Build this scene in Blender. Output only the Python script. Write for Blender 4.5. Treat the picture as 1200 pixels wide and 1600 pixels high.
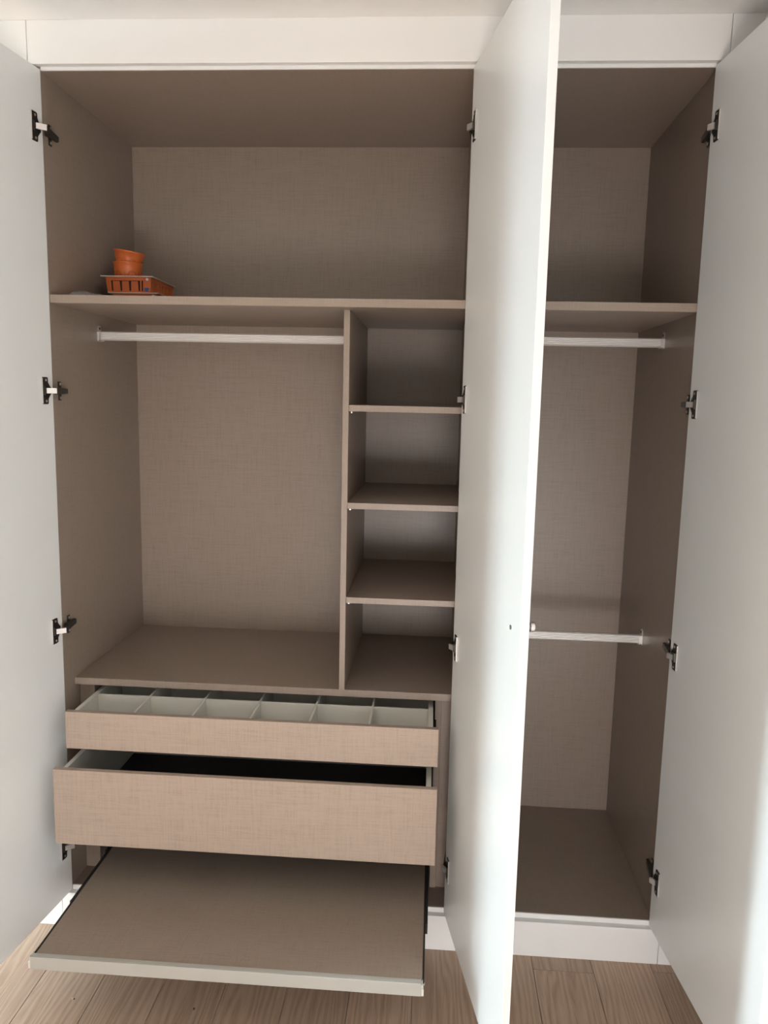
import bpy, bmesh, math, random
from mathutils import Vector, Matrix, noise

# ------------------------------------------------------------------ reset
for o in list(bpy.data.objects):
    bpy.data.objects.remove(o, do_unlink=True)
scene = bpy.context.scene
COL = scene.collection
random.seed(4)

# ------------------------------------------------------------------ camera
cam_data = bpy.data.cameras.new('camera')
cam_data.sensor_fit = 'VERTICAL'
cam_data.sensor_height = 24.0
cam_data.lens = 24.0 * 1203.76 / 1600.0
cam_data.clip_start = 0.02
cam = bpy.data.objects.new('camera', cam_data)
COL.objects.link(cam)
R_ = Vector((0.99750, 0.06650, 0.02170)).normalized()
F_ = Vector((-0.06276, 0.98762, -0.14378)).normalized()
U_ = R_.cross(F_).normalized()
R_ = F_.cross(U_).normalized()
cam.matrix_world = Matrix(((R_.x, U_.x, -F_.x, 1.0442),
                           (R_.y, U_.y, -F_.y, -2.0684),
                           (R_.z, U_.z, -F_.z, 1.5842),
                           (0, 0, 0, 1)))
scene.camera = cam

# ------------------------------------------------------------------ world, balcony daylight, added fill, exposure
world = bpy.data.worlds.new('World')
scene.world = world
world.use_nodes = True
bg = world.node_tree.nodes['Background']
bg.inputs['Color'].default_value = (0.80, 0.90, 1.0, 1)
bg.inputs['Strength'].default_value = 1.0


def area_light(name, loc, direction, w, h, power, color, spread=180):
    d = bpy.data.lights.new(name, 'AREA')
    d.shape = 'RECTANGLE'
    d.size, d.size_y = w, h
    d.energy = power
    d.spread = math.radians(spread)
    d.color = color
    o = bpy.data.objects.new(name, d)
    COL.objects.link(o)
    o.location = loc
    o.rotation_euler = Vector(direction).to_track_quat('-Z', 'Z').to_euler()
    return o


ROOM_X0, ROOM_X1, ROOM_Y0, ROOM_H = -2.80, 1.803, -3.90, 2.520
WIN1 = (-1.53, -0.55, 0.05, 2.05)       # balcony door in the left wall: y0, y1, z0, z1
FILL_WIN = (0.72, 1.76, 0.02, 0.82)         # low glazing added to the back wall for fill light: x0, x1, z0, z1
# sky light comes down through the balcony door: a ladder of panels in the opening, each facing into the room and downwards
NP = 5
ph = (WIN1[3] - WIN1[2] - 0.08) / NP
for i in range(NP):
    area_light('balcony_daylight', (ROOM_X0 + 0.11, (WIN1[0] + WIN1[1]) / 2, WIN1[2] + 0.04 + (i + 0.5) * ph), (0.87, 0, -0.49),
               WIN1[1] - WIN1[0] - 0.08, ph, 70 / NP, (0.76, 0.925, 1.0), 115)
area_light('back_fill_light', ((FILL_WIN[0] + FILL_WIN[1]) / 2, ROOM_Y0 + 0.02, (FILL_WIN[2] + FILL_WIN[3]) / 2), (0, 1, 0),
           FILL_WIN[1] - FILL_WIN[0] - 0.08, FILL_WIN[3] - FILL_WIN[2] - 0.08, 38, (1.0, 0.96, 0.95))  # frontal fill for the wardrobe, placed in an added window
sun_data = bpy.data.lights.new('sun', 'SUN')          # falls through the balcony door onto the floor behind the viewer
sun_data.energy = 50
sun_data.angle = 0.01
sun_data.color = (0.82, 0.95, 1.0)
sun = bpy.data.objects.new('sun', sun_data)
COL.objects.link(sun)
sun.location = (-6, 0.4, 3.2)
sun.rotation_euler = Vector((1, -0.34, -0.42)).to_track_quat('-Z', 'Z').to_euler()

scene.view_settings.view_transform = 'Standard'
scene.view_settings.look = 'None'
scene.view_settings.gamma = 1.0
scene.view_settings.use_curve_mapping = False
scene.view_settings.exposure = 0.12

# ------------------------------------------------------------------ materials


def new_mat(name):
    m = bpy.data.materials.new(name)
    m.use_nodes = True
    nt = m.node_tree
    return m, nt, nt.nodes['Principled BSDF']


def plain(name, color, rough=0.5, metal=0.0, bump=0.0, bscale=200.0, spec=0.5, var=0.0):
    m, nt, b = new_mat(name)
    b.inputs['Base Color'].default_value = (*color, 1)
    b.inputs['Roughness'].default_value = rough
    b.inputs['Metallic'].default_value = metal
    b.inputs['Specular IOR Level'].default_value = spec
    tc = nt.nodes.new('ShaderNodeTexCoord')
    nz = nt.nodes.new('ShaderNodeTexNoise')
    nz.inputs['Scale'].default_value = bscale
    nz.inputs['Detail'].default_value = 2 if bump > 0 else 0
    nt.links.new(tc.outputs['Object'], nz.inputs['Vector'])
    if bump > 0:
        bp = nt.nodes.new('ShaderNodeBump')
        bp.inputs['Strength'].default_value = bump
        bp.inputs['Distance'].default_value = 0.001
        nt.links.new(nz.outputs['Fac'], bp.inputs['Height'])
        nt.links.new(bp.outputs['Normal'], b.inputs['Normal'])
    if var > 0:
        mx = nt.nodes.new('ShaderNodeMix')
        mx.data_type = 'RGBA'
        mx.inputs['A'].default_value = (*[c * (1 - var) for c in color], 1)
        mx.inputs['B'].default_value = (*[min(1, c * (1 + var)) for c in color], 1)
        nt.links.new(nz.outputs['Fac'], mx.inputs['Factor'])
        nt.links.new(mx.outputs['Result'], b.inputs['Base Color'])
    return m


def linen_mat(name, tone=1.0):
    m, nt, b = new_mat(name)
    N, L = nt.nodes, nt.links
    tc = N.new('ShaderNodeTexCoord')
    acc = None
    for sc, amp in (((16, 420, 420), 1.0), ((420, 420, 16), 1.0), ((420, 16, 420), 0.8)):
        mp = N.new('ShaderNodeMapping')
        mp.inputs['Scale'].default_value = sc
        L.new(tc.outputs['Object'], mp.inputs['Vector'])
        nz = N.new('ShaderNodeTexNoise')
        nz.inputs['Scale'].default_value = 1.0
        nz.inputs['Detail'].default_value = 3.0
        nz.inputs['Roughness'].default_value = 0.6
        L.new(mp.outputs['Vector'], nz.inputs['Vector'])
        mu = N.new('ShaderNodeMath')
        mu.operation = 'MULTIPLY'
        mu.inputs[1].default_value = amp
        L.new(nz.outputs['Fac'], mu.inputs[0])
        if acc is None:
            acc = mu.outputs[0]
        else:
            ad = N.new('ShaderNodeMath')
            ad.operation = 'ADD'
            L.new(acc, ad.inputs[0])
            L.new(mu.outputs[0], ad.inputs[1])
            acc = ad.outputs[0]
    mr = N.new('ShaderNodeMapRange')
    mr.inputs['From Min'].default_value = 0.95
    mr.inputs['From Max'].default_value = 1.85
    L.new(acc, mr.inputs['Value'])
    cr = N.new('ShaderNodeValToRGB')
    e = cr.color_ramp.elements
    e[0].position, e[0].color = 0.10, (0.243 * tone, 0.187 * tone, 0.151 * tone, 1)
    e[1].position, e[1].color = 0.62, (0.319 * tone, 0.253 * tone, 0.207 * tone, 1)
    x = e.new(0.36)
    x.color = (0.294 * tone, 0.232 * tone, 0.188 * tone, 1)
    L.new(mr.outputs['Result'], cr.inputs['Fac'])
    L.new(cr.outputs['Color'], b.inputs['Base Color'])
    b.inputs['Roughness'].default_value = 0.36
    return m


def oak_mat():
    m, nt, b = new_mat('oak_plank')
    N, L = nt.nodes, nt.links
    tc = N.new('ShaderNodeTexCoord')
    oi = N.new('ShaderNodeObjectInfo')
    mulv = N.new('ShaderNodeVectorMath')
    mulv.operation = 'SCALE'
    L.new(oi.outputs['Random'], mulv.inputs['Scale'])
    mulv.inputs[0].default_value = (31.0, 17.0, 9.0)
    addv = N.new('ShaderNodeVectorMath')
    L.new(tc.outputs['Object'], addv.inputs[0])
    L.new(mulv.outputs[0], addv.inputs[1])
    mp = N.new('ShaderNodeMapping')
    mp.inputs['Scale'].default_value = (1.0, 0.085, 1.0)
    L.new(addv.outputs[0], mp.inputs['Vector'])
    wob = N.new('ShaderNodeTexNoise')
    wob.inputs['Scale'].default_value = 9.0
    wob.inputs['Detail'].default_value = 2.0
    L.new(mp.outputs['Vector'], wob.inputs['Vector'])
    sub = N.new('ShaderNodeVectorMath')
    sub.operation = 'SCALE'
    sub.inputs['Scale'].default_value = 0.16
    L.new(wob.outputs['Color'], sub.inputs[0])
    ad2 = N.new('ShaderNodeVectorMath')
    L.new(mp.outputs['Vector'], ad2.inputs[0])
    L.new(sub.outputs[0], ad2.inputs[1])
    wv = N.new('ShaderNodeTexWave')
    wv.wave_type = 'BANDS'
    wv.bands_direction = 'X'
    wv.inputs['Scale'].default_value = 19.0
    wv.inputs['Distortion'].default_value = 6.5
    wv.inputs['Detail'].default_value = 3.0
    wv.inputs['Detail Scale'].default_value = 1.6
    L.new(ad2.outputs[0], wv.inputs['Vector'])
    mp2 = N.new('ShaderNodeMapping')
    mp2.inputs['Scale'].default_value = (420, 14, 420)
    L.new(addv.outputs[0], mp2.inputs['Vector'])
    fine = N.new('ShaderNodeTexNoise')
    fine.inputs['Scale'].default_value = 1.0
    fine.inputs['Detail'].default_value = 2.0
    L.new(mp2.outputs['Vector'], fine.inputs['Vector'])
    mx = N.new('ShaderNodeMath')
    mx.operation = 'MULTIPLY_ADD'
    mx.inputs[1].default_value = 0.34
    L.new(wv.outputs['Fac'], mx.inputs[0])
    f2 = N.new('ShaderNodeMath')
    f2.operation = 'MULTIPLY'
    f2.inputs[1].default_value = 0.72
    L.new(fine.outputs['Fac'], f2.inputs[0])
    L.new(f2.outputs[0], mx.inputs[2])
    cr = N.new('ShaderNodeValToRGB')
    e = cr.color_ramp.elements
    e[0].position, e[0].color = 0.10, (0.262, 0.164, 0.112, 1)
    e[1].position, e[1].color = 0.80, (0.500, 0.362, 0.268, 1)
    x = e.new(0.40)
    x.color = (0.405, 0.276, 0.198, 1)
    L.new(mx.outputs[0], cr.inputs['Fac'])
    hs = N.new('ShaderNodeHueSaturation')
    vr = N.new('ShaderNodeMapRange')
    vr.inputs['To Min'].default_value = 0.9
    vr.inputs['To Max'].default_value = 1.1
    L.new(oi.outputs['Random'], vr.inputs['Value'])
    L.new(vr.outputs['Result'], hs.inputs['Value'])
    L.new(cr.outputs['Color'], hs.inputs['Color'])
    L.new(hs.outputs['Color'], b.inputs['Base Color'])
    b.inputs['Roughness'].default_value = 0.45
    bp = N.new('ShaderNodeBump')
    bp.inputs['Strength'].default_value = 0.15
    bp.inputs['Distance'].default_value = 0.0008
    L.new(mx.outputs[0], bp.inputs['Height'])
    L.new(bp.outputs['Normal'], b.inputs['Normal'])
    return m


def rod_mat():
    m, nt, b = new_mat('brushed_aluminium')
    N, L = nt.nodes, nt.links
    b.inputs['Base Color'].default_value = (0.90, 0.885, 0.87, 1)
    b.inputs['Metallic'].default_value = 0.45
    b.inputs['Roughness'].default_value = 0.38
    tc = N.new('ShaderNodeTexCoord')
    mp = N.new('ShaderNodeMapping')
    mp.inputs['Scale'].default_value = (6, 900, 900)
    L.new(tc.outputs['Object'], mp.inputs['Vector'])
    nz = N.new('ShaderNodeTexNoise')
    nz.inputs['Scale'].default_value = 1.0
    L.new(mp.outputs['Vector'], nz.inputs['Vector'])
    bp = N.new('ShaderNodeBump')
    bp.inputs['Strength'].default_value = 0.03
    bp.inputs['Distance'].default_value = 0.0003
    L.new(nz.outputs['Fac'], bp.inputs['Height'])
    L.new(bp.outputs['Normal'], b.inputs['Normal'])
    return m


def glass_mat():
    m, nt, b = new_mat('window_glass')
    N, L = nt.nodes, nt.links
    out = N['Material Output']
    tr = N.new('ShaderNodeBsdfTransparent')
    gl = N.new('ShaderNodeBsdfGlossy')
    gl.inputs['Roughness'].default_value = 0.02
    fr = N.new('ShaderNodeFresnel')
    mx = N.new('ShaderNodeMixShader')
    L.new(fr.outputs[0], mx.inputs[0])
    L.new(tr.outputs[0], mx.inputs[1])
    L.new(gl.outputs[0], mx.inputs[2])
    L.new(mx.outputs[0], out.inputs['Surface'])
    return m


def plastic_film_mat():
    m, nt, b = new_mat('clear_plastic_film')
    N, L = nt.nodes, nt.links
    out = N['Material Output']
    b.inputs['Base Color'].default_value = (0.40, 0.385, 0.37, 1)
    b.inputs['Roughness'].default_value = 0.25
    tr = N.new('ShaderNodeBsdfTransparent')
    mx = N.new('ShaderNodeMixShader')
    nz = N.new('ShaderNodeTexNoise')
    nz.inputs['Scale'].default_value = 60
    mr = N.new('ShaderNodeMapRange')
    mr.inputs['To Min'].default_value = 0.3
    mr.inputs['To Max'].default_value = 0.75
    L.new(nz.outputs['Fac'], mr.inputs['Value'])
    L.new(mr.outputs['Result'], mx.inputs[0])
    L.new(tr.outputs[0], mx.inputs[1])
    L.new(b.outputs[0], mx.inputs[2])
    L.new(mx.outputs[0], out.inputs['Surface'])
    return m


M = {}
M['linen'] = linen_mat('linen_laminate')
M['linen_front_lit'] = linen_mat('lit_linen_laminate', 1.34)     # same decor as the carcass; light on the drawer fronts put into the tone
M['oak'] = oak_mat()
M['rod'] = rod_mat()
M['glass'] = glass_mat()
M['film'] = plastic_film_mat()
M['door'] = plain('white_satin_lacquer', (0.855, 0.872, 0.868), 0.30, var=0.006, bscale=30)
M['board'] = plain('white_board', (0.87, 0.86, 0.845), 0.40, var=0.006, bscale=30)
M['paint'] = plain('white_wall_paint', (0.88, 0.868, 0.850), 0.9, var=0.01, bscale=12)
M['ceil'] = plain('white_ceiling_paint', (0.90, 0.883, 0.862), 0.9, var=0.01, bscale=12)
M['screed'] = plain('dark_underlay', (0.06, 0.045, 0.035), 0.9)
M['drawer_white'] = plain('pale_drawer_metal', (0.74, 0.72, 0.66), 0.45)
M['drawer_shade'] = plain('shaded_drawer_base', (0.030, 0.030, 0.032), 0.6, var=0.1)  # near-black paints in the shade inside the deep drawer
M['alu_trim'] = plain('pale_aluminium_trim', (0.455, 0.445, 0.41), 0.42, metal=0.1)
M['black'] = plain('black_runner_metal', (0.028, 0.028, 0.027), 0.42, metal=0.4)
M['hinge_dark'] = plain('dark_nickel', (0.055, 0.050, 0.046), 0.38, metal=0.7)
M['chrome'] = plain('bright_nickel', (0.78, 0.75, 0.73), 0.30, metal=0.8)
M['white_plastic'] = plain('white_plastic', (0.72, 0.68, 0.63), 0.45)
M['orange'] = plain('orange_plastic', (0.60, 0.140, 0.034), 0.42, var=0.06, bscale=40)
M['orange_slot_shade'] = plain('slot_shade', (0.045, 0.014, 0.006), 0.7)  # shade of the box interior painted as a dark brown
M['blue'] = plain('blue_plastic', (0.02, 0.10, 0.30), 0.4)
M['crumb_dark'] = plain('dark_chip', (0.07, 0.035, 0.02), 0.8)
M['crumb_pale'] = plain('pale_chip', (0.62, 0.50, 0.36), 0.8)

# ------------------------------------------------------------------ object helpers
WORLD_LOC = {}


class MB:
    """collects shapes in world coordinates, then builds ONE mesh object with its origin at its centre"""

    def __init__(self):
        self.bm = bmesh.new()
        self.mats = []

    def _mi(self, mat):
        if mat not in self.mats:
            self.mats.append(mat)
        return self.mats.index(mat)

    def hexa(self, c8, mat):
        """8 corners: bottom loop (4, ccw) then top loop (4)"""
        v = [self.bm.verts.new(c) for c in c8]
        i = self._mi(mat)
        for f in ((3, 2, 1, 0), (4, 5, 6, 7), (0, 1, 5, 4), (1, 2, 6, 5), (2, 3, 7, 6), (3, 0, 4, 7)):
            fc = self.bm.faces.new([v[k] for k in f])
            fc.material_index = i
        return self

    def box(self, x0, x1, y0, y1, z0, z1, mat):
        return self.hexa([(x0, y0, z0), (x1, y0, z0), (x1, y1, z0), (x0, y1, z0),
                          (x0, y0, z1), (x1, y0, z1), (x1, y1, z1), (x0, y1, z1)], mat)

    def prism(self, pts, axis_vec, mat):
        """pts: planar loop of 3D points; extruded along axis_vec"""
        a = [self.bm.verts.new(p) for p in pts]
        b = [self.bm.verts.new(Vector(p) + Vector(axis_vec)) for p in pts]
        i = self._mi(mat)
        n = len(pts)
        fs = [self.bm.faces.new(a[::-1]), self.bm.faces.new(b)]
        for k in range(n):
            fs.append(self.bm.faces.new([a[k], a[(k + 1) % n], b[(k + 1) % n], b[k]]))
        for f in fs:
            f.material_index = i
        return self

    def disc(self, c, axis, r, h, mat, n=20, r2=None):
        c, ax = Vector(c), Vector(axis).normalized()
        t = ax.orthogonal().normalized()
        s = ax.cross(t)
        r2 = r if r2 is None else r2
        A = [self.bm.verts.new(c + (t * math.cos(2 * math.pi * k / n) + s * math.sin(2 * math.pi * k / n)) * r) for k in range(n)]
        B = [self.bm.verts.new(c + ax * h + (t * math.cos(2 * math.pi * k / n) + s * math.sin(2 * math.pi * k / n)) * r2) for k in range(n)]
        i = self._mi(mat)
        fs = [self.bm.faces.new(A[::-1]), self.bm.faces.new(B)]
        for k in range(n):
            fs.append(self.bm.faces.new([A[k], A[(k + 1) % n], B[(k + 1) % n], B[k]]))
        for f in fs:
            f.material_index = i
        return self

    def build(self, name, parent=None, bevel=0.0, smooth=False, origin=None):
        bmesh.ops.recalc_face_normals(self.bm, faces=self.bm.faces[:])
        if bevel > 0:
            bmesh.ops.bevel(self.bm, geom=self.bm.edges[:], offset=bevel, segments=2, affect='EDGES', profile=0.5, clamp_overlap=True)
        lo = Vector([min(v.co[k] for v in self.bm.verts) for k in range(3)])
        hi = Vector([max(v.co[k] for v in self.bm.verts) for k in range(3)])
        c = Vector(origin) if origin else Vector(((lo.x + hi.x) / 2, (lo.y + hi.y) / 2, lo.z))
        for v in self.bm.verts:
            v.co -= c
        me = bpy.data.meshes.new(name)
        self.bm.to_mesh(me)
        self.bm.free()
        for m in self.mats:
            me.materials.append(M[m])
        if smooth:
            for p in me.polygons:
                p.use_smooth = True
        return link(name, me, c, parent)


def link(name, data, loc, parent=None):
    o = bpy.data.objects.new(name, data)
    COL.objects.link(o)
    loc = Vector(loc)
    if parent is not None:
        o.parent = parent
        o.location = loc - WORLD_LOC[parent.name]
    else:
        o.location = loc
    WORLD_LOC[o.name] = loc
    return o


def thing(name, label, cat, loc, group=None):
    o = link(name, None, loc)
    o.empty_display_size = 0.1
    return tag(o, label, cat, group)


def tag(o, label, cat=None, group=None):
    o['label'] = label
    if cat:
        o['category'] = cat
    if group:
        o['group'] = group
    return o


def struct(o, label=None):
    o['kind'] = 'structure'
    if label:
        o['label'] = label
    return o


def bx(name, parent, mat, x0, x1, y0, y1, z0, z1, bevel=0.0008):
    return MB().box(x0, x1, y0, y1, z0, z1, mat).build(name, parent, bevel)


# ------------------------------------------------------------------ room shell
fl = struct(bx('floor', None, 'screed', ROOM_X0 - 0.1, ROOM_X1 + 0.1, ROOM_Y0 - 0.1, 0.76, -0.08, -0.012, 0),
            'light oak plank floor in front of the wardrobe')
PW = 0.1691
SEAM0 = 0.0152
LEN = 1.285
end_joint = {8: -0.071, 10: -0.050, 7: -0.62, 9: -0.93, 0: -0.62, 1: -1.02, -1: -0.83, 2: -0.56, 3: -0.88}
i0 = math.floor((ROOM_X0 - SEAM0) / PW)
k = i0
while SEAM0 + k * PW < ROOM_X1:
    xa = max(SEAM0 + k * PW, ROOM_X0)
    xb = min(SEAM0 + (k + 1) * PW, ROOM_X1)
    j = end_joint.get(k, -0.2 - 0.9 * random.random())
    ends = [0.02, j]
    while ends[-1] > ROOM_Y0:
        ends.append(max(ROOM_Y0, ends[-1] - LEN))
    for a, b in zip(ends[:-1], ends[1:]):
        bx('plank', fl, 'oak', xa + 0.0006, xb - 0.0006, b + 0.0006, a - 0.0006, -0.012, 0.0, 0.0010)
    k += 1

struct(bx('ceiling', None, 'ceil', ROOM_X0 - 0.1, ROOM_X1 + 0.1, ROOM_Y0 - 0.1, 0.76, ROOM_H, ROOM_H + 0.1, 0),
       'white painted ceiling above the wardrobe')
struct(bx('wall_right', None, 'paint', ROOM_X1, ROOM_X1 + 0.1, ROOM_Y0 - 0.1, 0.76, 0, ROOM_H, 0),
       'painted side wall at the right end of the wardrobe')
m = MB()
m.box(ROOM_X0, -0.104, 0.0, 0.12, 0, ROOM_H, 'paint')
m.box(-0.104, -0.060, 0.0, 0.76, 0, ROOM_H, 'paint')
m.box(-0.060, ROOM_X1, 0.66, 0.76, 0, ROOM_H, 'paint')
struct(m.build('wall_front'), 'painted wall with the recess that holds the wardrobe')
y0, y1, z0, z1 = WIN1
m = MB()
m.box(ROOM_X0 - 0.1, ROOM_X0, ROOM_Y0, y0, 0, ROOM_H, 'paint')
m.box(ROOM_X0 - 0.1, ROOM_X0, y1, 0.12, 0, ROOM_H, 'paint')
m.box(ROOM_X0 - 0.1, ROOM_X0, y0, y1, z1, ROOM_H, 'paint')
m.box(ROOM_X0 - 0.1, ROOM_X0, y0, y1, 0, z0, 'paint')
struct(m.build('wall_left'), 'painted wall with a glazed balcony door')
x0, x1, z0, z1 = FILL_WIN
m = MB()
m.box(ROOM_X0 - 0.1, x0, ROOM_Y0 - 0.1, ROOM_Y0, 0, ROOM_H, 'paint')
m.box(x1, ROOM_X1, ROOM_Y0 - 0.1, ROOM_Y0, 0, ROOM_H, 'paint')
m.box(x0, x1, ROOM_Y0 - 0.1, ROOM_Y0, z1, ROOM_H, 'paint')
m.box(x0, x1, ROOM_Y0 - 0.1, ROOM_Y0, 0, z0, 'paint')
struct(m.build('wall_back'), 'painted wall behind the viewer, with an opening for the added fill window')
# window frames with panes
y0, y1, z0, z1 = WIN1
w = MB()
for a, b, c, d in ((y0, y0 + .05, z0, z1), (y1 - .05, y1, z0, z1), (y0 + .05, y1 - .05, z0, z0 + .07), (y0 + .05, y1 - .05, z1 - .05, z1)):
    w.box(ROOM_X0 - 0.08, ROOM_X0 - 0.03, a, b, c, d, 'board')
w1 = struct(w.build('window_1', None, 0.002), 'white framed balcony door letting in daylight')
bx('pane', w1, 'glass', ROOM_X0 - 0.058, ROOM_X0 - 0.052, y0 + .05, y1 - .05, z0 + .07, z1 - .05, 0)

x0, x1, z0, z1 = FILL_WIN
w = MB()
for a, b, c, d in ((x0, x0 + .05, z0, z1), (x1 - .05, x1, z0, z1), (x0 + .05, x1 - .05, z0, z0 + .05), (x0 + .05, x1 - .05, z1 - .05, z1)):
    w.box(a, b, ROOM_Y0 - 0.08, ROOM_Y0 - 0.03, c, d, 'board')
w2 = struct(w.build('fill_window', None, 0.002), 'white framed low window added behind the viewer for fill light')  # unseen window, added to carry the back fill light
bx('pane', w2, 'glass', x0 + .05, x1 - .05, ROOM_Y0 - 0.058, ROOM_Y0 - 0.052, z0 + .05, z1 - .05, 0)

# white surround of the built-in wardrobe
YF = -0.0189
ZC, ZFL, DEP = 2.4067, 0.1216, 0.6066
XL, XR = -0.001, 1.7099            # inner faces of the outer side panels
XJL, XJR = -0.0262, 1.7278
struct(bx('trim_1', None, 'board', XJL + .0012, XJR - .0012, YF, -0.0005, 2.4154, ROOM_H, 0.0012), 'white fascia board between wardrobe doors and ceiling')
struct(bx('trim_2', None, 'board', -0.104, XJL, YF, -0.0005, 0, ROOM_H, 0.0012), 'white upright filler board beside the left wardrobe door')
struct(bx('trim_3', None, 'board', XJR, ROOM_X1, YF, -0.0005, 0, ROOM_H, 0.0012), 'white upright filler board beside the right wardrobe door')
struct(bx('trim_4', None, 'board', XJL + .0012, XJR - .0012, YF, -0.0005, 0, 0.1074, 0.0012), 'white plinth board under the wardrobe')

# ------------------------------------------------------------------ wardrobe units
PA0, PA1 = 1.1259, 1.1435          # double partition: left unit's panel
PB0, PB1 = 1.1435, 1.1610          # right unit's panel
TP = 0.0165

wide = thing('wardrobe', 'wide beige linen-look wardrobe with pulled-out drawers, cubby shelves and two open white doors', 'wardrobe', (0.56, 0.30, 0.09))
narrow = thing('wardrobe', 'narrow beige linen-look wardrobe at the right with two hanging rods and one open door', 'wardrobe', (1.435, 0.30, 0.09))


def carcass(unit, xa, xb, ta, tb):
    """xa/xb inner faces, ta/tb outer faces"""
    bx('side_panel', unit, 'linen', ta, xa, 0.0, DEP, 0.09, ZC + TP)
    bx('side_panel', unit, 'linen', xb, tb, 0.0, DEP, 0.09, ZC + TP)
    bx('top_panel', unit, 'linen', xa, xb, 0.004, DEP, ZC, ZC + TP, 0)
    bx('bottom_panel', unit, 'linen', xa, xb, 0.004, DEP, ZFL - TP, ZFL, 0)
    bx('back_panel', unit, 'linen', ta, tb, DEP, DEP + 0.012, 0.09, ZC + TP, 0)
    tag(bx('front_edge', unit, 'board', xa, xb, -0.0004, 0.004, ZC + 0.0004, ZC + TP, 0.0005), 'white front edge strip of the top panel')
    tag(bx('front_edge', unit, 'board', xa, xb, -0.0004, 0.004, ZFL - TP, ZFL, 0.0005), 'white front edge strip of the bottom panel')


carcass(wide, XL, PA0, XJL, PA1)
carcass(narrow, PB1, XR, PB0, XJR)

# shelves --------------------------------------------------------------
ZS = 1.8459
bx('hat_shelf', wide, 'linen', XL, PA0, 0.0015, DEP, ZS - 0.0222, ZS, 0.0012)
bx('hat_shelf', narrow, 'linen', PB1, XR, 0.0015, DEP, ZS - 0.0222, ZS, 0.0012)
ZB = 0.7489
YBN = 0.062
bx('bench_shelf', wide, 'linen', XL, PA0, YBN, DEP, ZB - 0.0212, ZB, 0.0012)
DX0, DX1 = 0.7889, 0.8055
bx('divider_panel', wide, 'linen', DX0, DX1, 0.0585, DEP, ZB, ZS - 0.0222, 0.0008)
for z in (1.5690, 1.2975, 1.0255):
    s = bx('cubby_shelf', wide, 'linen', DX1, PA0, 0.0605, DEP, z - 0.0178, z, 0.0010)
    for sx in (DX1 + 0.006, PA0 - 0.006):
        for sy in (0.078, 0.50):
            MB().disc((sx, sy, z - 0.0178 - 0.005), (0, 0, 1), 0.0045, 0.005, 'chrome', 10).build('shelf_pin', s)

# drawer cabinet sides under the bench ----------------------------------
YFI = 0.092
tag(bx('drawer_cabinet_side', wide, 'linen', 0.0285, 0.0451, YFI, DEP, ZFL, ZB - 0.0212), 'inner side panel beside the drawers')
tag(bx('filler_strip', wide, 'linen', XL, 0.0285, YFI + 0.003, YFI + 0.021, ZFL, ZB - 0.0212), 'narrow upright filler strip')
tag(bx('drawer_cabinet_side', wide, 'linen', 1.0698, 1.0878, YFI, DEP, ZFL, ZB - 0.0212), 'inner side panel beside the drawers')
tag(bx('filler_strip', wide, 'linen', 1.0878, PA0, YFI + 0.005, YFI + 0.023, ZFL, ZB - 0.0212), 'narrow upright filler strip')

# hanging rods ----------------------------------------------------------


def hanging_rod(unit, xa, xb, y, zc):
    prof = []
    hh, hw = 0.0132, 0.0075
    n = 8
    for i in range(n + 1):                      # front side with shallow ribs
        z = hh - 0.003 - i * (2 * hh - 0.006) / n
        prof.append((y - hw + (0.0 if i % 2 == 0 else 0.0020), zc + z))
    prof += [(y - hw + 0.003, zc - hh), (y + hw - 0.003, zc - hh), (y + hw, zc - hh + 0.003),
             (y + hw, zc + hh - 0.003), (y + hw - 0.003, zc + hh), (y - hw + 0.003, zc + hh)]
    m = MB()
    m.prism([(xa + 0.002, p[0], p[1]) for p in prof], (xb - xa - 0.004, 0, 0), 'rod')
    r = m.build('hanging_rod', unit)
    for xw, s in ((xa, 1), (xb, -1)):
        b = MB()
        pts = [(-.012, -.017), (.012, -.017), (.013, .010), (.008, .028), (.004, .031), (-.004, .031), (-.008, .028), (-.013, .010)]
        b.prism([(xw + s * 0.0003, y + p[0], zc + p[1]) for p in pts], (s * 0.003, 0, 0), 'chrome')
        b.prism([(xw + s * 0.0033, y - .0105, zc - .016), (xw + s * 0.0033, y + .0105, zc - .016),
                 (xw + s * 0.0033, y + .0105, zc - .0136), (xw + s * 0.0033, y - .0105, zc - .0136)], (s * 0.010, 0, 0), 'chrome')
        b.prism([(xw + s * 0.0033, y - .0105, zc - .016), (xw + s * 0.0033, y - .0080, zc - .016),
                 (xw + s * 0.0033, y - .0080, zc + .012), (xw + s * 0.0033, y - .0105, zc + .012)], (s * 0.008, 0, 0), 'chrome')
        b.disc((xw + s * 0.0033, y, zc + .022), (s, 0, 0), 0.004, 0.0015, 'hinge_dark', 12)
        tag(b.build('rod_bracket', r), 'nickel end bracket screwed to the side panel')
    return r


hanging_rod(wide, XL, DX0, 0.300, 1.7610)
hanging_rod(narrow, PB1, XR, 0.302, 1.7680)
hanging_rod(narrow, PB1, XR, 0.309, 0.8625)

# drawers ---------------------------------------------------------------


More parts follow.
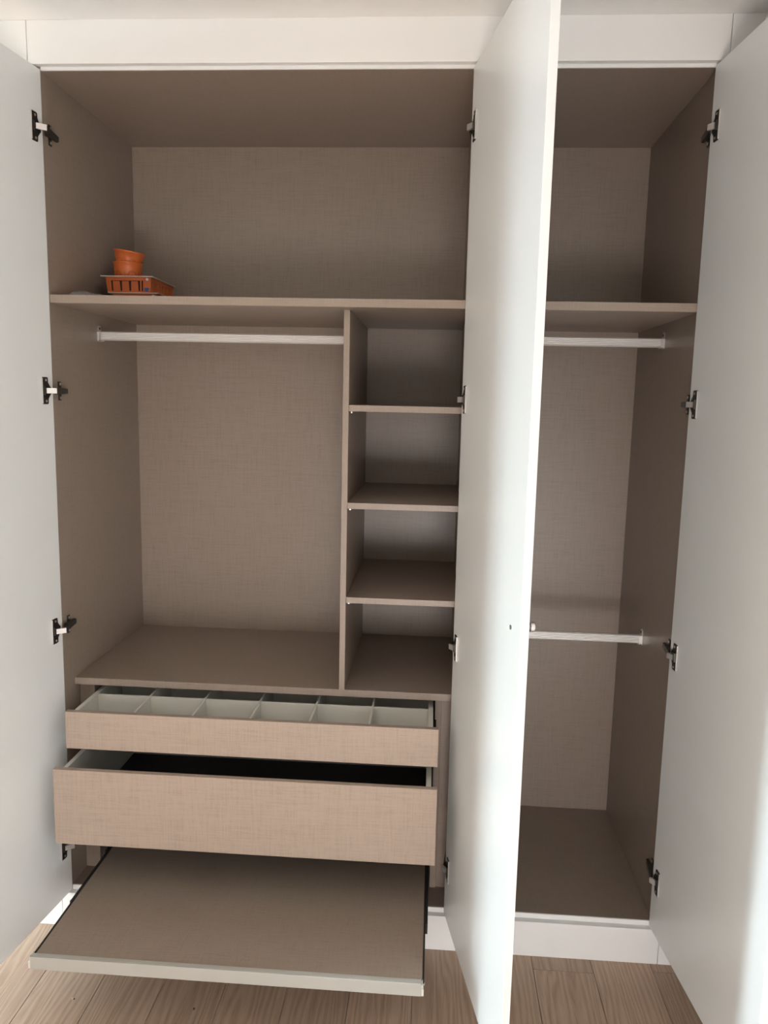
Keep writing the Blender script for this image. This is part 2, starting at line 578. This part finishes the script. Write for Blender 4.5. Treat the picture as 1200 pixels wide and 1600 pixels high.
def drawer(x0, x1, yf, zb, zt, label, sides, zside, ybk, dark):
    d = link('drawer', None, ((x0 + x1) / 2, yf, zb), wide)
    d.empty_display_size = 0.05
    d['label'] = label
    bx('drawer_front', d, 'linen_front_lit', x0, x1, yf, yf + 0.0165, zb, zt, 0.0010)
    (a0, a1), (b0, b1) = sides
    yi = yf + 0.0165
    zl = zb + 0.018
    for p, q in sides:
        bx('drawer_side', d, 'drawer_white', p, q, yi, ybk, zl, zside, 0.001)
    bx('drawer_back', d, 'drawer_white', a1, b0, ybk - 0.014, ybk, zl, zside - 0.004, 0.0008)
    bx('drawer_base', d, 'drawer_shade' if dark else 'drawer_white', a1, b0, yi, ybk - 0.014, zl, zl + 0.010, 0)
    for xr in (a0 - 0.010, b1 + 0.001):
        bx('runner', d, 'black', xr, xr + 0.009, yi + 0.03, ybk, zl + 0.004, zl + 0.036, 0.0008)
    return d


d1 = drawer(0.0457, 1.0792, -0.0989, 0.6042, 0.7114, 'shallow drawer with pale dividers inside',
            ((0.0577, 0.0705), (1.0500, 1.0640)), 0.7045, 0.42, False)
yi = -0.0989 + 0.0165
for x in (0.2285, 0.3938, 0.5578, 0.7247, 0.8889):
    bx('drawer_divider', d1, 'drawer_white', x - 0.003, x + 0.003, yi + 0.004, 0.405, 0.633, 0.7035, 0.0008)
xs = [0.0705, 0.2285, 0.3938, 0.5578, 0.7247, 0.8889, 1.0500]
for a, b in zip(xs[:-1], xs[1:]):
    pa = a + (0.0 if a < 0.1 else 0.003)
    pb = b - (0.0 if b > 1.0 else 0.003)
    for yc in (0.056, 0.232):
        bx('drawer_cross_divider', d1, 'drawer_white', pa, pb, yc, yc + 0.006, 0.633, 0.7025, 0.0008)

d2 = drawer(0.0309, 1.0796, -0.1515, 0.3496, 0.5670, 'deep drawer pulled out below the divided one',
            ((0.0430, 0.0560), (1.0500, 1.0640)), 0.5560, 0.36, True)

# pull-out tray ----------------------------------------------------------
tr = link('pull_out_tray', None, (0.575, -0.423, 0.1873), wide)
tr['label'] = 'pull-out shelf with a pale aluminium front strip'
bx('tray_board', tr, 'linen', 0.1035, 1.0545, -0.4085, 0.07, 0.2010, 0.2180, 0.0006)
t = MB()
t.box(0.0968, 1.0525, -0.423, -0.4185, 0.1873, 0.2210, 'alu_trim')
t.box(0.0968, 1.0525, -0.4185, -0.4085, 0.2182, 0.2210, 'alu_trim')
t.box(0.0968, 1.0525, -0.4185, -0.4085, 0.1873, 0.1905, 'alu_trim')
tag(t.build('front_strip', tr, 0.0008), 'pale aluminium front strip')
for s, xa in ((-1, 0.0915), (1, 1.0530)):
    c = MB()
    c.box(xa, xa + 0.0055, -0.4225, -0.404, 0.1885, 0.2065, 'white_plastic')
    c.box(xa + (0.003 if s < 0 else 0), xa + (0.0055 if s < 0 else 0.003), -0.4215, -0.404, 0.2065, 0.2165, 'white_plastic')
    c.disc((xa + (0.0 if s < 0 else 0.0055), -0.412, 0.212), (s, 0, 0), 0.003, 0.0015, 'chrome', 10)
    tag(c.build('end_cap', tr, 0.0004), 'small grey plastic end cap')
for s, xin in ((-1, 0.1032), (1, 1.0548)):
    a = MB()      # inner rail along the tray edge
    xo = xin + s * 0.0045
    a.box(min(xin, xo), max(xin, xo), -0.405, 0.07, 0.188, 0.2195, 'black')
    a.build('inner_rail', tr, 0.0006)
    b = MB()      # middle rail
    xa, xb = xin + s * 0.0048, xin + s * 0.0105
    b.box(min(xa, xb), max(xa, xb), -0.200, 0.30, 0.190, 0.2165, 'black')
    b.box(min(xa, xb), max(xa, xb), -0.206, -0.198, 0.188, 0.2175, 'hinge_dark')
    b.build('middle_rail', tr, 0.0006)
    xa, xb = xin + s * 0.0108, (0.0453 if s < 0 else 1.0696)
    e = MB()      # outer rail with spacer to the cabinet side
    e.box(min(xa, xa + s * 0.004), max(xa, xa + s * 0.004), 0.030 if s < 0 else 0.094, 0.55, 0.186, 0.2190, 'black')
    e.box(min(xa + s * 0.004, xb), max(xa + s * 0.004, xb), 0.100, 0.55, 0.186, 0.2190, 'black')
    e.build('outer_rail', tr, 0.0006)

# doors with hinges --------------------------------------------------------
DW, DT = 0.5842, 0.0182
ZD0, ZD1 = 0.1098, 2.4080
HZ = (2.2590, 1.5895, 0.9215, 0.2660)


def make_door(unit, hx, ang, side, label, wall_x, wall_s):
    """side -1: hinged at its left, +1: hinged at its right.  wall_s: direction from the side panel into the unit"""
    a = math.radians(ang)
    d = Vector((math.cos(a) * (1 if side < 0 else -1), -math.sin(a), 0))       # along the door
    n = Vector((math.sin(a) * (1 if side < 0 else -1), math.cos(a), 0))        # inner-face normal
    if side > 0:
        n = Vector((-math.sin(a), math.cos(a), 0))
    H = Vector((hx, -0.004, 0))

    def P(t, k, z):
        q = H + d * t + n * k
        return (q.x, q.y, z)

    m = MB()
    m.hexa([P(0, -DT, ZD0), P(DW, -DT, ZD0), P(DW, 0, ZD0), P(0, 0, ZD0),
            P(0, -DT, ZD1), P(DW, -DT, ZD1), P(DW, 0, ZD1), P(0, 0, ZD1)], 'door')
    dr = m.build('door', unit, 0.0012)
    dr['label'] = label
    for z in HZ:
        h = MB()
        # cup flange on the door: straight outer edge, bulged towards the hinge side
        loop = [(.0480, -.034), (.0480, .034), (.0460, .036), (.0270, .036), (.0240, .034), (.0235, .022), (.0165, .013), (.0110, .008),
                (.0110, -.008), (.0165, -.013), (.0235, -.022), (.0240, -.034), (.0270, -.036), (.0460, -.036)]
        h.prism([P(u, 0.0002, z + v) for u, v in loop], n * 0.0022, 'hinge_dark')
        h.hexa([P(.0475, .0003, z - .0345), P(.0492, .0003, z - .0345), P(.0492, .0036, z - .0345), P(.0475, .0036, z - .0345),
                P(.0475, .0003, z + .0345), P(.0492, .0003, z + .0345), P(.0492, .0036, z + .0345), P(.0475, .0036, z + .0345)], 'chrome')
        for v in (-.028, .028):
            h.disc(P(.034, .0022, z + v), n, .0036, .0014, 'chrome', 12)
        # cup well body
        h.hexa([P(.025, .0022, z - .012), P(.043, .0022, z - .012), P(.042, .006, z - .012), P(.026, .006, z - .012),
                P(.025, .0022, z + .012), P(.043, .0022, z + .012), P(.042, .006, z + .012), P(.026, .006, z + .012)], 'hinge_dark')
        # bright link bridging door and side panel
        q0 = Vector(P(.036, .004, 0))
        q1 = Vector((wall_x + wall_s * .0215, -.0235, 0))
        e = (q1 - q0).normalized()
        w = Vector((-e.y, e.x, 0))
        if w.dot(Vector((wall_s, 0, 0))) < 0:
            w = -w

        def Q(L, k, zz):
            q = L + w * k
            return (q.x, q.y, zz)
        h.hexa([Q(q0, 0, z - .0075), Q(q1, 0, z - .0075), Q(q1, .0055, z - .0075), Q(q0, .0055, z - .0075),
                Q(q0, 0, z + .0075), Q(q1, 0, z + .0075), Q(q1, .0055, z + .0075), Q(q0, .0055, z + .0075)], 'chrome')
        # arm and cross-shaped mounting plate on the side panel
        X = lambda k: wall_x + wall_s * k

        def wb(k0, k1, ya, yb, za, zb_, mt):
            h.box(min(X(k0), X(k1)), max(X(k0), X(k1)), ya, yb, z + za, z + zb_, mt)
        wb(.0002, .0028, .026, .041, -.026, .026, 'hinge_dark')
        h.hexa([(X(.0028), .004, z - .010), (X(.0028), .066, z - .0075), (X(.010), .066, z - .0065), (X(.0190), -.0175, z - .0085),
                (X(.0028), .004, z + .010), (X(.0028), .066, z + .0075), (X(.010), .066, z + .0065), (X(.0190), -.0175, z + .0085)], 'hinge_dark')
        h.disc((X(.0095), .056, z), (wall_s, 0, 0), .0038, .0012, 'chrome', 12)
        for v in (-.019, .019):
            h.disc((X(.0028), .0335, z + v), (wall_s, 0, 0), .0040, .0013, 'chrome', 12)
        tag(h.build('hinge', dr, 0.0003), 'dark nickel concealed hinge with a bright link')
    # knob outside, its screw head inside
    kn = MB()
    kn.disc(P(.519, -DT - .0002, 1.1257), -n, .0070, .019, 'chrome', 20)
    kn.disc(P(.519, -DT - .0192, 1.1257), -n, .0080, .004, 'hinge_dark', 20, .0105)
    kn.disc(P(.519, -DT - .0232, 1.1257), -n, .0105, .008, 'chrome', 20, .0100)
    tag(kn.build('knob', dr, 0.0004), 'small round nickel knob')
    sc = MB()
    sc.disc(P(.519, .0001, 1.1257), n, .0048, .0010, 'hinge_dark', 16)
    sc.disc(P(.519, .0011, 1.1257), n, .0034, .0006, 'chrome', 16)
    tag(sc.build('screw_head', dr), 'small screw head on the inner door face')
    return dr


make_door(wide, 0.0002, 96.957, -1, 'white door swung open at the left', XL, 1)
make_door(wide, 1.1128, 101.107, 1, 'white door swung open in the middle', PA0, -1)
make_door(narrow, 1.6997, 95.50, 1, 'white door swung open at the right', XR, -1)

# ------------------------------------------------------------------ things left on the top shelf


def junction_box(x0, x1, y0, y1, zb, zt, label):
    t = thing('junction_box', label, 'box', ((x0 + x1) / 2, (y0 + y1) / 2, zb), 'orange junction boxes on the shelf')
    bx('lid', t, 'white_plastic', x0, x1, y0, y1, zt - 0.0022, zt, 0.0005)
    ia, ib, ja, jb = x0 + 0.012, x1 - 0.006, y0 + 0.008, y1 - 0.010     # body footprint at the rim
    top, tp = zt - 0.0022, 0.004
    zm = top
    b = MB()
    # tapered inner shell, its dark colour stands for shade behind the open slots
    b.hexa([(ia + tp + .004, ja + tp + .004, zb), (ib - tp - .004, ja + tp + .004, zb), (ib - tp - .004, jb - tp - .004, zb), (ia + tp + .004, jb - tp - .004, zb),
            (ia + .004, ja + .004, zm), (ib - .004, ja + .004, zm), (ib - .004, jb - .004, zm), (ia + .004, jb - .004, zm)], 'orange_slot_shade')
    b.build('shell', t, 0.0006)
    hgt = zm - zb

    def panel(face, u0, u1, v0, v1, name='side_rib', inset=0.0, taper=0.0):
        """a raised orange piece on one side of the box; u along the side 0..1, v up 0..1"""
        m = MB()

        def C(u, v, k):
            off = tp * (1 - v) + k
            z = zb + v * hgt
            if face == 'f':
                return (ia + tp * (1 - v) + u * (ib - ia - 2 * tp * (1 - v)), ja + off, z)
            if face == 'k':
                return (ia + tp * (1 - v) + u * (ib - ia - 2 * tp * (1 - v)), jb - off, z)
            if face == 'r':
                return (ib - off, ja + tp * (1 - v) + u * (jb - ja - 2 * tp * (1 - v)), z)
            return (ia + off, ja + tp * (1 - v) + u * (jb - ja - 2 * tp * (1 - v)), z)
        m.hexa([C(u0, v0, inset), C(u1, v0, inset), C(u1, v0, .0045), C(u0, v0, .0045),
                C(u0 + taper, v1, inset), C(u1 - taper, v1, inset), C(u1 - taper, v1, .0045), C(u0 + taper, v1, .0045)], 'orange')
        return m.build(name, t, 0.0004)
    for f in ('f', 'k'):
        panel(f, 0.0, 1.0, 0.78, 1.0, 'rim')
        panel(f, 0.0, 1.0, 0.0, 0.10, 'foot')
        panel(f, 0.0, 0.10, 0.10, 0.78)
        panel(f, 0.755, 0.785, 0.10, 0.78)
        panel(f, 0.82, 1.0, 0.10, 0.78)
        for q in range(3):
            u = 0.135 + q * 0.205
            panel(f, u, u + 0.165, 0.10, 0.74, 'knockout', 0.0012, 0.008)
    for f in ('r', 'l'):
        panel(f, 0.0, 1.0, 0.74, 1.0, 'rim')
        panel(f, 0.0, 1.0, 0.0, 0.10, 'foot')
        for q in range(6):
            u = 0.02 + q * 0.163
            panel(f, u, u + 0.145, 0.10, 0.73, 'knockout', 0.0012, 0.004)
    s = MB()
    s.disc((ib - 0.012, ja - 0.0005, zt - 0.009), (0, -1, 0), 0.004, 0.003, 'white_plastic', 12)
    tag(s.build('screw', t), 'pale lid screw')
    c = MB()
    c.box(ib - 0.022, ib - 0.010, ja + 0.0005, ja + 0.004, zb + 0.004, zb + 0.014, 'blue')
    tag(c.build('clip', t, 0.0005), 'blue plastic clip')
    return t


junction_box(0.048, 0.2035, 0.262, 0.478, ZS + 0.0003, 1.8876, 'flat orange junction box with a white lid lying directly on the shelf')
junction_box(0.031, 0.1895, 0.252, 0.470, 1.8878, 1.9345, 'orange slotted junction box with a white lid, the upper one, carrying the round cups')


def round_cup(center, tilt_axis, tilt, r0, r1, h, label):
    """round flush-mounting box: open wall with arcs of raised knockouts"""
    t = thing('round_socket_box', label, 'box', center, 'round orange boxes on the shelf')
    n = 40
    rings = [(r0 * 0.90, 0.0), (r0, 0.004), (r0 + (r1 - r0) * 0.5, h * 0.5), (r1, h - 0.004), (r1 + 0.0016, h - 0.003), (r1 + 0.0016, h),
             (r1 - 0.002, h), (r0 - 0.002, 0.006), (0.001, 0.006)]
    Mx = Matrix.Rotation(tilt, 4, Vector(tilt_axis))
    c = Vector(center)
    m = MB()
    mi = m._mi('orange')
    vs = []
    for (r, z) in rings:
        vs.append([m.bm.verts.new(c + (Mx @ Vector((r * math.cos(2 * math.pi * k / n), r * math.sin(2 * math.pi * k / n), z)))) for k in range(n)])
    for a, b in zip(vs[:-1], vs[1:]):
        for k in range(n):
            f = m.bm.faces.new([a[k], a[(k + 1) % n], b[(k + 1) % n], b[k]])
            f.material_index = mi
    m.bm.faces.new(vs[0][::-1]).material_index = mi
    m.bm.faces.new(vs[-1]).material_index = mi
    o = m.build('cup_wall', t, 0, True)

    # raised arch outlines and small upright ribs around the wall
    def S(ang, z, k):
        r = r0 + (r1 - r0) * z / h + k
        return c + (Mx @ Vector((r * math.cos(ang), r * math.sin(ang), z)))
    for q in range(6):
        a0 = math.radians(-112 + q * 60)
        m = MB()
        seg = 12
        prev = None
        for k in range(seg + 1):
            th = math.pi * k / seg
            rr = []
            for w in (0.0110, 0.0126):
                ang = a0 + math.cos(th) * w / r0
                z = 0.007 + math.sin(th) * w * 1.25
                rr.append((S(ang, z, 0.0), S(ang, z, 0.0009)))
            quad = [rr[0][0], rr[1][0], rr[1][1], rr[0][1]]
            if prev:
                m.hexa([*prev, *quad], 'orange_arch')
            prev = quad
        m.build('knockout_arch', t)
        m = MB()
        a1 = a0 + math.radians(30)
        m.hexa([S(a1 - .018, .006, 0), S(a1 + .018, .006, 0), S(a1 + .018, .006, .0012), S(a1 - .018, .006, .0012),
                S(a1 - .018, .022, 0), S(a1 + .018, .022, 0), S(a1 + .018, .022, .0012), S(a1 - .018, .022, .0012)], 'orange_arch')
        m.build('upright_rib', t)
    return t


M['orange_arch'] = plain('orange_plastic_ridge', (0.36, 0.085, 0.020), 0.5)
round_cup((0.0835, 0.335, 1.9347), (0, 1, 0), math.radians(0.0), 0.0405, 0.0425, 0.050, 'round orange plastic cup standing on the upper junction box, lower of two nested')
round_cup((0.0835, 0.335, 1.9725), (0.25, 1, 0), math.radians(8.5), 0.0355, 0.0455, 0.046, 'tilted round orange plastic cup sitting in the cup below it')

# crumpled clear plastic beside the boxes
n = 26
verts, faces = [], []
bmx = bmesh.new()
grid = []
for j in range(n):
    row = []
    for i in range(n):
        u, v = i / (n - 1), j / (n - 1)
        x = 0.010 + 0.112 * u
        y = 0.060 + 0.150 * v
        edge = min(u, 1 - u, v, 1 - v)
        lump = noise.noise(Vector((u * 4.1, v * 3.4, 2.2)))
        z = ZS + 0.0012 + min(1, edge * 9) * (0.019 - 0.010 * u + 0.006 * lump + 0.002 * noise.noise(Vector((u * 14, v * 11, 5.2))))
        row.append(bmx.verts.new((x, y, z)))
    grid.append(row)
for j in range(n - 1):
    for i in range(n - 1):
        bmx.faces.new((grid[j][i], grid[j][i + 1], grid[j + 1][i + 1], grid[j + 1][i]))
base = [[bmx.verts.new((v.co.x, v.co.y, ZS + 0.0004)) for v in row] for row in (grid[0], grid[-1])]
ret = bmesh.ops.extrude_face_region(bmx, geom=bmx.faces[:])
for el in ret['geom']:
    if isinstance(el, bmesh.types.BMVert):
        el.co.z = max(ZS + 0.0002, el.co.z - 0.0009)
for r in base:
    for v in r:
        bmx.verts.remove(v)
mb = MB()
mb.bm.free()
mb.bm = bmx
mb._mi('film')
tag(mb.build('plastic_bag', None, 0, True), 'crumpled clear plastic bag lying flat on the shelf beside the orange boxes', 'bag')

# ------------------------------------------------------------------ crumbs on the floor


def crumb(x, y, s, mat, label, rot):
    m = MB()
    pts = [(-.6, -.5), (.2, -.7), (.8, -.1), (.4, .6), (-.5, .5)]
    ca, sa = math.cos(rot), math.sin(rot)
    m.prism([(x + s * (p * ca - q * sa), y + s * (p * sa + q * ca), 0.0002) for p, q in pts], (s * .1, 0, s * .7), mat)
    tag(m.build('wood_crumb', None, s * 0.1), label, 'crumb', 'crumbs on the floor')


crumb(0.1345, -0.295, 0.0042, 'crumb_pale', 'pale wood crumb on the floor by the front left corner of the tray', 0.3)
crumb(0.1395, -0.2955, 0.0030, 'crumb_dark', 'dark chip touching the pale crumb near the front left corner of the tray', 1.0)
crumb(0.4632, -0.2996, 0.0038, 'crumb_dark', 'dark wood crumb on the floor in front of the tray', 1.9)
crumb(0.8210, -0.2581, 0.0022, 'crumb_pale', 'tiny pale crumb on the dark floor under the right half of the tray', 0.8)
crumb(1.4996, -0.2045, 0.0022, 'crumb_pale', 'tiny pale crumb on the floor between the middle and right doors', 2.4)
crumb(1.7246, -0.1507, 0.0022, 'crumb_pale', 'tiny pale crumb on the floor close under the right door', 0.1)
